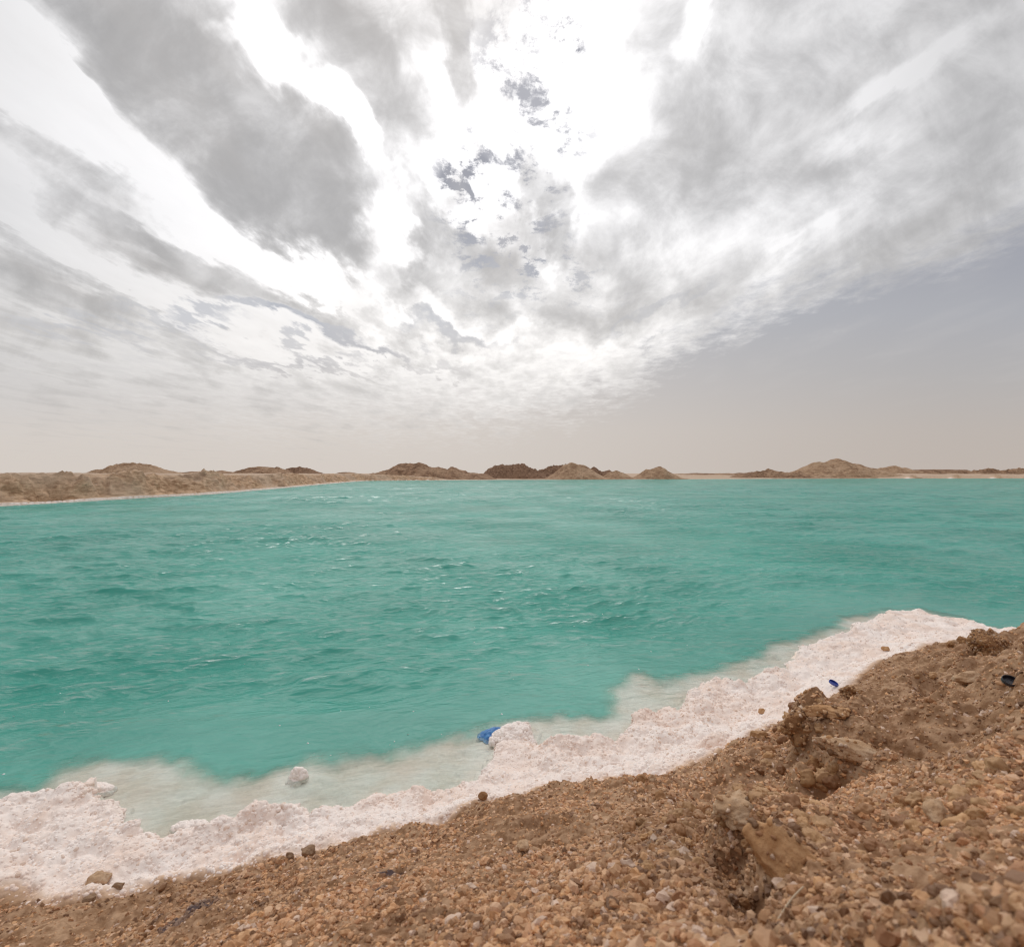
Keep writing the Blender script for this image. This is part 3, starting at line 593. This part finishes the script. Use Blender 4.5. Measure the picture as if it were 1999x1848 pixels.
def scatter(name, pts, size, protos, F, mat, tone, seed, flat=(.55, 1.0), zoff=.15, smooth=True):
    q = np.random.default_rng(seed); n = len(pts); nv = len(protos[0])
    P = np.array(protos)[q.integers(0, len(protos), n)]
    sc = np.stack([q.uniform(.75, 1.25, n), q.uniform(.6, 1.0, n), q.uniform(*flat, n)], 1) * size[:, None]
    P = P * sc[:, None, :]
    # random orientation: spin about z, then tilt
    a, t, d = q.uniform(0, 6.283, n), q.normal(0, .45, n), q.uniform(0, 6.283, n)
    ca, sa = np.cos(a), np.sin(a); x = P[..., 0] * ca[:, None] - P[..., 1] * sa[:, None]; y = P[..., 0] * sa[:, None] + P[..., 1] * ca[:, None]; z = P[..., 2]
    ux, uy = np.cos(d), np.sin(d); along = x * ux[:, None] + y * uy[:, None]; ct, st = np.cos(t), np.sin(t)
    na = along * ct[:, None] - z * st[:, None]; nz = along * st[:, None] + z * ct[:, None]
    x = x + (na - along) * ux[:, None]; y = y + (na - along) * uy[:, None]
    V = np.stack([x + pts[:, 0:1], y + pts[:, 1:2], nz + pts[:, 2:3] + (size * zoff)[:, None]], -1).reshape(-1, 3)
    FF = (F[None] + (np.arange(n) * nv)[:, None, None]).reshape(-1, 3)
    C = np.repeat(tone, nv, 0)
    o = mesh_np(name, V, FF, mat, dict(tone=C), smooth)
    return tag(o, kind='stuff')
def sample(n, rmin, rmax, amin, amax, seed, power):
    q = np.random.default_rng(seed)
    u = q.random(n); e = 2 - power
    r = (rmin ** e + u * (rmax ** e - rmin ** e)) ** (1 / e) if abs(e) > 1e-6 else rmin * (rmax / rmin) ** u
    a = np.radians(q.uniform(amin, amax, n)); return r * np.sin(a), r * np.cos(a)
def tones(n, seed, pal, jit=.12):
    q = np.random.default_rng(seed); pal = np.array(pal); c = pal[q.integers(0, len(pal), n)] * (1 + jit * q.normal(size=(n, 1))); return np.clip(c, .02, .9)
PAL = [(.42,.225,.105),(.50,.29,.145),(.36,.185,.085),(.58,.37,.215),(.46,.26,.13),(.56,.36,.22),(.54,.30,.14),(.40,.22,.115),(.33,.165,.08),(.54,.33,.18),(.48,.28,.15),(.44,.25,.13),(.68,.50,.37),(.17,.085,.04),(.24,.13,.065),(.20,.11,.06),(.36,.20,.10)]
q = np.random.default_rng(5)
def gravel(n, rmin, rmax, power, smin, smax, sub, seed, nproto=14):
    x, y = sample(n, rmin, rmax, -62, 62, seed, power)
    z, s, s2, b = height_at(x, y); k = b > .35 + .55 * np.random.default_rng(seed + 8).random(n) ** .5
    patch = fbm(x, y, .12, 3, 77) + .12 * (x + .2)          # coarse lenses between finer ground
    k &= (np.random.default_rng(seed + 1).random(n) < .75 + .8 * patch)
    x, y, z, patch = x[k], y[k], z[k], patch[k]
    sz = smin * (smax / smin) ** (np.random.default_rng(seed + 2).random(len(x)) ** 1.8) * (1 + .5 * np.clip(patch, -.4, .6))
    pr, F = crystal_proto(sub, nproto, seed)
    pal = tones(len(x), seed, PAL)
    lum = (1 + .55 * fbm(x, y, .2, 3, 78))[:, None]; pal = pal * lum * [1.27, 1.25, 1.30]; pal = np.clip(pal / np.maximum(1, pal.max(1, keepdims=True) / .68), .02, .7); sv = stain_at(x, y)[:, None] * .6; pal = pal * (1 - sv) + np.array([.05, .04, .055]) * sv
    print("gravel", len(x))
    return scatter("gravel", np.stack([x, y, z], 1), sz, pr, F, M_grain, pal, seed + 3, zoff=-.22, smooth=False)
gravel(56000, .16, .66, 1.2, .0021, .0060, 2, 101)
gravel(130000, .55, 2.3, 1.6, .0024, .0068, 1, 102)
gravel(1400, .16, .60, 1.2, .0040, .0078, 2, 104)
gravel(260, .16, 1.2, 1.2, .006, .0105, 3, 103, 10)

def clods(n, seed):
    q = np.random.default_rng(seed); x, y = sample(n, .5, 1.9, 12, 52, seed, 1.0)
    led = -poly_sd(LEDGE, x, y); z, s, s2, b = height_at(x, y); k = (b > .8) & (np.hypot(x - .81, y - 1.27) > .12) & (q.random(n) < np.exp(-(led / .05) ** 2) * .8 + .16); x, y, z = x[k], y[k], z[k]
    V0, F = ico(4); pr = []
    for i in range(9):
        V = V0 * (1 + .40 * v3noise(V0, .8, seed + i) + .30 * v3noise(V0, .35, seed + i + 20) + .18 * v3noise(V0, .15, seed + i + 40))[:, None]; pr.append(V)
    sz = q.uniform(.005, .0125, len(x)) * (.6 + .5 * np.hypot(x, y)); t = tones(len(x), seed, [(.34,.17,.075),(.42,.235,.11),(.29,.14,.065),(.48,.28,.14)])
    return scatter("earth_clods", np.stack([x, y, z], 1), sz, pr, F, M_grain, t, seed, zoff=-.2)
clods(1100, 301)
def nodules(n, rmin, rmax, power, smin, smax, seed, sub):
    x, y = sample(n, rmin, rmax, -60, 56, seed, power)
    z, s, s2, b = height_at(x, y); k = (b < .55 * np.random.default_rng(seed + 9).random(n) ** .5 + .1) & (s > -.30) & (s2 > .0) & (z > -.035)
    x, y, z, s, b = x[k], y[k], z[k], s[k], b[k]
    sz = smin * (smax / smin) ** (np.random.default_rng(seed + 2).random(len(x)) ** 1.6) * np.where(s < .03, 1.25, 1.0)
    pr, F = crystal_proto(sub, 14, seed, False)
    c = np.array(SALT)[None] * (1 + .025 * np.random.default_rng(seed).normal(size=(len(x), 1)))
    pk = np.clip(fbm(x, y, .16, 4, 79) * 1.6 + .30 + b * 2 + sstep(s, .03, .3) * .3, 0, 1)[:, None]
    c = c * (1 - pk) + np.array(SALT_P) * pk
    dirt = (np.random.default_rng(seed + 7).random(len(x)) < .05 + .25 * b + .10 * (fbm(x, y, .1, 2, 84) > .25))[:, None] * .55
    c = np.clip(c * (1 - dirt) + np.array([.62, .42, .30]) * dirt, .02, .92)
    print("nodules", len(x))
    return scatter("salt_crust", np.stack([x, y, z - .004 * (s < -.005)], 1), sz, pr, F, M_salt, c, seed + 3, (.6, 1.0), -.58)
nodules(60000, .75, 1.7, 1.3, .0024, .0062, 201, 2)
nodules(60000, 1.6, 3.5, 1.3, .0032, .0070, 204, 1)

# bubbles and specks of foam drifting near the crust
fq = np.random.default_rng(91); fx, fy = sample(260, 1.2, 4.0, -45, 40, 92, 1.2)
fs = poly_sd(SHELF, fx, fy); fk = (fs < -.04) & (fq.random(len(fx)) < np.exp(fs / .9)); fx, fy = fx[fk], fy[fk]
fi = np.array([np.argmin((V[:, 0] - a) ** 2 + (V[:, 1] - c) ** 2) for a, c in zip(fx, fy)]); fz = V[fi, 2]
fp, fF = crystal_proto(1, 6, 93, False)
scatter("foam", np.stack([V[fi, 0], V[fi, 1], fz], 1), fq.uniform(.0015, .0042, len(fx)), fp, fF, M_salt, np.tile([.78, .82, .80], (len(fx), 1)), 94, (.18, .35), 0)

# ================================================================== single stones
V3, F3 = ico(5)
def stone_mat(name, a, c, d):
    m, b, out = new_mat(name)
    g = b.n('ShaderNodeTexCoord').outputs['Object']
    n, _ = b.noise(g, 28, 7, .65); n2, _ = b.noise(g, 120, 5, .6); n3, _ = b.noise(g, 75, 6, .68)
    col = b.mix(b.mr(n, .35, .65), a, c); col = b.mix(b.m('MULTIPLY', b.mr(n3, .52, .70), .75), col, d)
    principled(b, out, col, .8, .12, bump(b, b.m('ADD', n2, n3), .003, .9)); return m
M_st = stone_mat("orange_crusted_stone", (.44, .235, .11), (.56, .34, .185), (.27, .12, .05))
M_sb = stone_mat("brown_crusted_stone", (.28, .14, .065), (.40, .225, .11), (.17, .08, .034))
M_sp = stone_mat("pale_tipped_stone", (.46, .285, .165), (.60, .43, .29), (.32, .165, .08))
M_sd = stone_mat("dark_pebble", (.27, .165, .10), (.38, .25, .16), (.15, .09, .06))
def hit(X, Y):
    """where a sight line from the viewpoint meets the ground"""
    D = np.exp(np.linspace(math.log(.16), math.log(4.5), 900)); z = CAM_H - (Y - 924) / 1000 * D; gz_ = height_at((X - 1000) / 1000 * D, D)[0]
    k = int(np.argmax(z < gz_)); k = k if (z < gz_).any() else 899
    return (X - 1000) / 1000 * D[k], D[k], gz_[k]
def stone(X, Y, z, size, rot, mat, label, seed, planes=7, lump=.12, name="stone", group=None, sink=.3, taper=0.0, cat="stone"):
    q = np.random.default_rng(seed); V = V3.copy()
    for _ in range(planes):
        nn = q.normal(size=3); nn /= np.linalg.norm(nn); d = q.uniform(.55, .85)
        V -= np.maximum(V @ nn - d, 0)[:, None] * nn * .85
    V[:, 1:] *= (1 - taper * np.clip(V[:, 0:1], -1, 1))
    V = V * (1 + lump * v3noise(V, .5, seed)[:, None] * 1.6 + lump * .6 * v3noise(V, .2, seed + 3)[:, None] + lump * .35 * v3noise(V, .09, seed + 6)[:, None])
    V = V * np.array(size); nrm_ = V3 / np.linalg.norm(V3, axis=1)[:, None]
    V = V + nrm_ * (.0030 * v3noise(V, .009, seed + 9) + .0020 * v3noise(V, .0045, seed + 12))[:, None]
    px, py, zz = hit(X, Y + 500 * size[2] * .25)
    o = mesh_np(name, V, F3, mat); o.location = (px, py, zz + size[2] * (.45 - sink))
    o.rotation_euler = [math.radians(a) for a in rot]
    if max(size) > .03:
        n = int(260 * (max(size) / .04) ** 2 * (.25 if mat in (M_st, M_sp) else 1.6)); idx = q.integers(0, len(V), n)
        pr, FG = crystal_proto(2, 8, seed); pts = V[idx]
        g_ = scatter("crust", pts, q.uniform(.0018, .0048, n), pr, FG, M_grain, tones(n, seed, PAL), seed, zoff=0); g_.parent = o
        del g_['kind']
    return tag(o, label, cat, group)
stone(1540,1690,.345,(.038,.021,.022),(0,-22,140),M_st,"orange wedge shaped stone jutting from the bank above the thin straw",11,6,.16,taper=.35,sink=.2)
stone(1650,1470,.285,(.050,.022,.014),(10,-8,165),M_sp,"long pale stone pointing left with a white tip above the dark hollow",12,6,.18,taper=.4,sink=.0)
stone(1592,1500,.268,(.016,.015,.016),(0,0,20),M_sb,"lumpy brown knob under the white tipped stone",13,5,.3)
stone(1565,1425,.235,(.034,.026,.028),(4,6,25),M_sb,"crusted brown ledge block at the edge of the white salt",14,6,.34,sink=.25)
stone(1618,1392,.235,(.040,.020,.008),(3,2,12),M_st,"flat orange slab lying on the ledge near the blue cap",15,6,.12,sink=-.1)
stone(1662,1356,.205,(.034,.020,.016),(0,10,20),M_sb,"dark brown lump overhanging the salt just below the blue cap",16,6,.34,sink=.1)
stone(1445,1590,.262,(.036,.022,.012),(6,-4,15),M_sp,"flat greyish shelf of crust capping the hollow left of the wedge stone",17,7,.24,sink=.1)
stone(1940,1262,.215,(.062,.046,.040),(0,0,30),M_sb,"tall brown clod on the skyline of the bank at the right edge",18,6,.36,sink=.3)
stone(1880,1252,.165,(.020,.016,.014),(0,0,70),M_sb,"small clod left of the tall one on the skyline",19,6,.3,sink=.1)
stone(1856,1262,.150,(.014,.012,.011),(0,0,10),M_sb,"smallest clod on the skyline, furthest left on the white salt edge",20,6,.3,sink=.1)
stone(1893,1328,.245,(.030,.020,.013),(0,0,10),M_sp,"pale rounded cobble under the tall clod",21,5,.15)
stone(1830,1590,.37,(.016,.010,.008),(10,0,50),M_sp,"pale angular crystal lump in the middle of the right bank",22,7,.1,sink=.0)
stone(1290,1560,.215,(.014,.010,.009),(0,0,80),M_sb,"brown stone on the slope left of the flat shelf",23,6,.2)
stone(1022,1655,.215,(.010,.007,.006),(0,10,70),M_sp,"upright pale grey pebble in the middle of the brown gravel",24,5,.12,sink=.0)
stone(178,1755,.07,(.010,.008,.006),(0,0,60),M_sd,"dark brown stone below the pale lump on the left salt edge",25,6,.12,sink=.0)
stone(234,1733,.07,(.010,.005,.005),(0,0,25),M_sd,"flat dark stone right of the pale lump on the left salt edge",26,6,.12,sink=.0)
stone(194,1718,.055,(.024,.016,.011),(0,0,30),M_sp,"smooth pale lump half buried in salt at the left",27,4,.08)
stone(600,1666,.09,(.012,.009,.009),(0,0,30),M_sd,"round brown pebble on the rim where salt meets gravel",28,5,.1,sink=.0)
stone(566,1676,.09,(.008,.006,.007),(0,0,0),M_sd,"small brown pebble left of the round one on the rim",29,5,.1,sink=.0)
stone(944,1558,.125,(.008,.007,.008),(0,0,0),M_sb,"little pointed brown pebble on the rim below the salt knob",30,6,.12,sink=.0)
stone(1255,1524,.135,(.012,.009,.009),(0,0,0),M_sb,"rounded amber pebble on the rim right of the middle",31,4,.1,sink=.0)
stone(1274,1526,.137,(.006,.005,.008),(0,0,0),M_sp,"tiny pale upright pebble beside the rounded amber one",32,4,.1,sink=.0)
stone(1488,1391,.06,(.011,.009,.008),(0,0,0),M_st,"lone tan pebble sitting on the white salt",33,5,.1,sink=.0)
stone(1730,1268,.10,(.014,.010,.009),(0,0,0),M_st,"tan pebble on the white salt at the tip of the brown ground",34,5,.1,sink=.0)
# salt knobs standing in the shallow water
def knob(X, Y, z, size, label, seed, n=420):
    q = np.random.default_rng(seed); px, py = at(X, Y, z)
    u = q.normal(size=(n, 3)); u /= np.linalg.norm(u, axis=1)[:, None]; u[:, 2] = np.abs(u[:, 2]) * 1.1 - .15
    V = u * np.array(size) * (1 + .7 * v3noise(u, .6, seed))[:, None]
    V[:, 2] += z
    pts = V + np.array([px, py, 0])
    pr, F = crystal_proto(2, 10, seed, False)
    c = np.clip(np.array(SALT)[None] * (1 + .03 * q.normal(size=(n, 1))), 0, .94)
    core, FC = ico(4); cv = core * np.array(size) * .93 * (1 + .7 * v3noise(core, .6, seed))[:, None] + np.array([px, py, z])
    o = scatter("salt_knob", pts, q.uniform(.0035, .0075, n), pr, F, M_salt, c, seed, (.7, 1.0), 0)
    if 'kind' in o: del o['kind']
    me = o.data; import bmesh
    bm = bmesh.new(); bm.from_mesh(me); vs = [bm.verts.new(v) for v in cv]
    for f in FC: bm.faces.new([vs[i] for i in f]).smooth = True
    lay = bm.verts.layers.float_color.get('tone')
    for v in vs: v[lay] = (*SALT, 1)
    bm.to_mesh(me); bm.free()
    for v in (1,):
        co = np.empty(len(me.vertices) * 3); me.vertices.foreach_get('co', co); co = co.reshape(-1, 3) - [px, py, 0]; me.vertices.foreach_set('co', co.ravel())
    o.location = (px, py, 0); me.update()
    return tag(o, label, "salt knob", "white salt knobs at the water's edge")
knob(581, 1524, -.008, (.016, .014, .021), "small upright white salt knob standing in the shallows at left", 41)
knob(375, 1618, -.004, (.030, .014, .012), "low white salt knob in the corner of the submerged crust at left", 42)
knob(190, 1545, -.006, (.036, .016, .014), "long white salt knob washed by ripples at far left", 43)
knob(1000, 1440, .000, (.044, .040, .030), "big white salt knob beside the blue plastic scrap", 44, 900)

# ================================================================== litter
def plastic(name, c, rough=.35):
    m, b, out = new_mat(name); g = b.n('ShaderNodeTexCoord').outputs['Object']; n, _ = b.noise(g, 200, 4, .6)
    col = b.mix(b.mr(n, .4, .75), c, tuple(min(1, v * 1.5 + .03) for v in c)); principled(b, out, col, rough, .5); return m
def cap(X, Y, z, rad, hgt, rot, mat, label, name="bottle_cap", flip=True):
    root = bpy.data.objects.new(name, None); S.collection.objects.link(root)
    px, py, zz = hit(X, Y); root.location = (px, py, zz + .009); root.rotation_euler = [math.radians(a) for a in rot]
    tag(root, label, "bottle cap")
    nn = 72
    def lathe(prof, nm, knurl=False):
        V, F = [], []
        for j, (r_, h_, kn) in enumerate(prof):
            for i in range(nn):
                a = 2 * math.pi * i / nn; rr_ = r_ * (1 + (.022 if (kn and i % 2) else 0)); V.append((rr_ * math.cos(a), rr_ * math.sin(a), h_))
        for j in range(len(prof) - 1):
            for i in range(nn): F.append((j * nn + i, j * nn + (i + 1) % nn, (j + 1) * nn + (i + 1) % nn, (j + 1) * nn + i))
        return mesh_np(nm, np.array(V), np.array(F), mat, parent=root, smooth=False)
    t = .09 * rad
    # open side up: outer ribbed skirt, lip, inner wall, then the floor with its raised ring
    lathe([(rad * .90, 0, 0), (rad * .97, hgt * .08, 1), (rad, hgt * .2, 1), (rad, hgt * .8, 1), (rad * .99, hgt, 0), (rad - t, hgt, 0), (rad - t, hgt * .22, 0)], "skirt")
    lathe([(rad - t * .95, hgt * .2, 0), (rad * .55, hgt * .2, 0), (rad * .53, hgt * .34, 0), (rad * .47, hgt * .34, 0), (rad * .45, hgt * .2, 0), (.0005, hgt * .19, 0)], "disc")
    return root
cap(1627, 1342, .075, .0120, .0062, (20, 10, 20), plastic("blue_plastic", (.035, .06, .28)), "round blue plastic bottle cap lying open side up on the white salt")
cap(1972, 1348, .305, .0098, .0055, (25, -10, 0), plastic("black_plastic", (.016, .014, .02), .3), "small black plastic cap on the gravel at the right edge")
def scrap():
    m, b, out = new_mat("blue_plastic_sheet"); g = b.n('ShaderNodeTexCoord').outputs['Object']; n, _ = b.noise(b.vm('MULTIPLY', g, (1, 2, 1)), 90, 6, .7, .5)
    principled(b, out, b.mix(b.mr(n, .35, .7), (.02, .13, .42), (.10, .32, .62)), .3, .5, bump(b, n, .004, .8))
    nu, nv = 60, 36; U, Vv = np.meshgrid(np.linspace(-1, 1, nu), np.linspace(-1, 1, nv))
    a = np.arctan2(Vv, U); sq = np.maximum(np.abs(U), np.abs(Vv)); rad = sq * (.86 + .14 * np.sin(3 * a + 1) + .05 * np.sin(7 * a))
    x = .043 * rad * np.cos(a) ; y = .030 * rad * np.sin(a)
    z = .016 * (1 - sq ** 2) + .006 * fbm(x, y, .02, 3, 5) + .004 * np.abs(fbm(x + y, y - x, .012, 2, 8))
    V = np.stack([x.ravel(), y.ravel(), z.ravel()], 1); F = grid_faces(nv, nu)
    n_ = len(V); V = np.concatenate([V, V - [0, 0, .0015]]); i = np.arange(nu * nv).reshape(nv, nu)
    loop = np.r_[i[0, :], i[1:, -1], i[-1, -2::-1], i[-2:0:-1, 0]]; side = np.stack([loop, np.roll(loop, -1), np.roll(loop, -1) + n_, loop + n_], 1)
    F = np.concatenate([F, F[:, ::-1] + n_, side[:, ::-1]])
    o = mesh_np("plastic_scrap", V, F, m); px, py = at(958, 1434, -.002); o.location = (px, py, -.0045); o.rotation_euler = (math.radians(8), math.radians(-4), math.radians(35))
    tag(o, "crumpled blue plastic scrap half afloat against the white salt knob", "plastic scrap")
scrap()
# straw caught on the slope
def straw():
    m, b, out = new_mat("dry_straw"); principled(b, out, (.62, .50, .36), .6, .3)
    p0 = np.array(hit(1520, 1795)) + [0, 0, -.001]; p1 = np.array(hit(1570, 1765)) + [0, 0, .012]
    n, kk = 14, 8; V = []; ax = p1 - p0; L = np.linalg.norm(ax); ax /= L; u = np.cross(ax, [0, 0, 1]); u /= np.linalg.norm(u); w_ = np.cross(ax, u)
    for i in range(n):
        t = i / (n - 1); c = p0 + ax * L * t + np.array([0, 0, .0025 * math.sin(t * 3)]); rd = .0009 * (1 - .4 * t)
        for j in range(kk):
            a = 2 * math.pi * j / kk; V.append(c + rd * (u * math.cos(a) + w_ * math.sin(a)) - p0)
    F = [(i * kk + j, i * kk + (j + 1) % kk, (i + 1) * kk + (j + 1) % kk, (i + 1) * kk + j) for i in range(n - 1) for j in range(kk)]
    o = mesh_np("straw", np.array(V), np.array(F), m); o.location = p0
    tag(o, "thin dry straw poking up under the orange wedge stone", "straw")
straw()
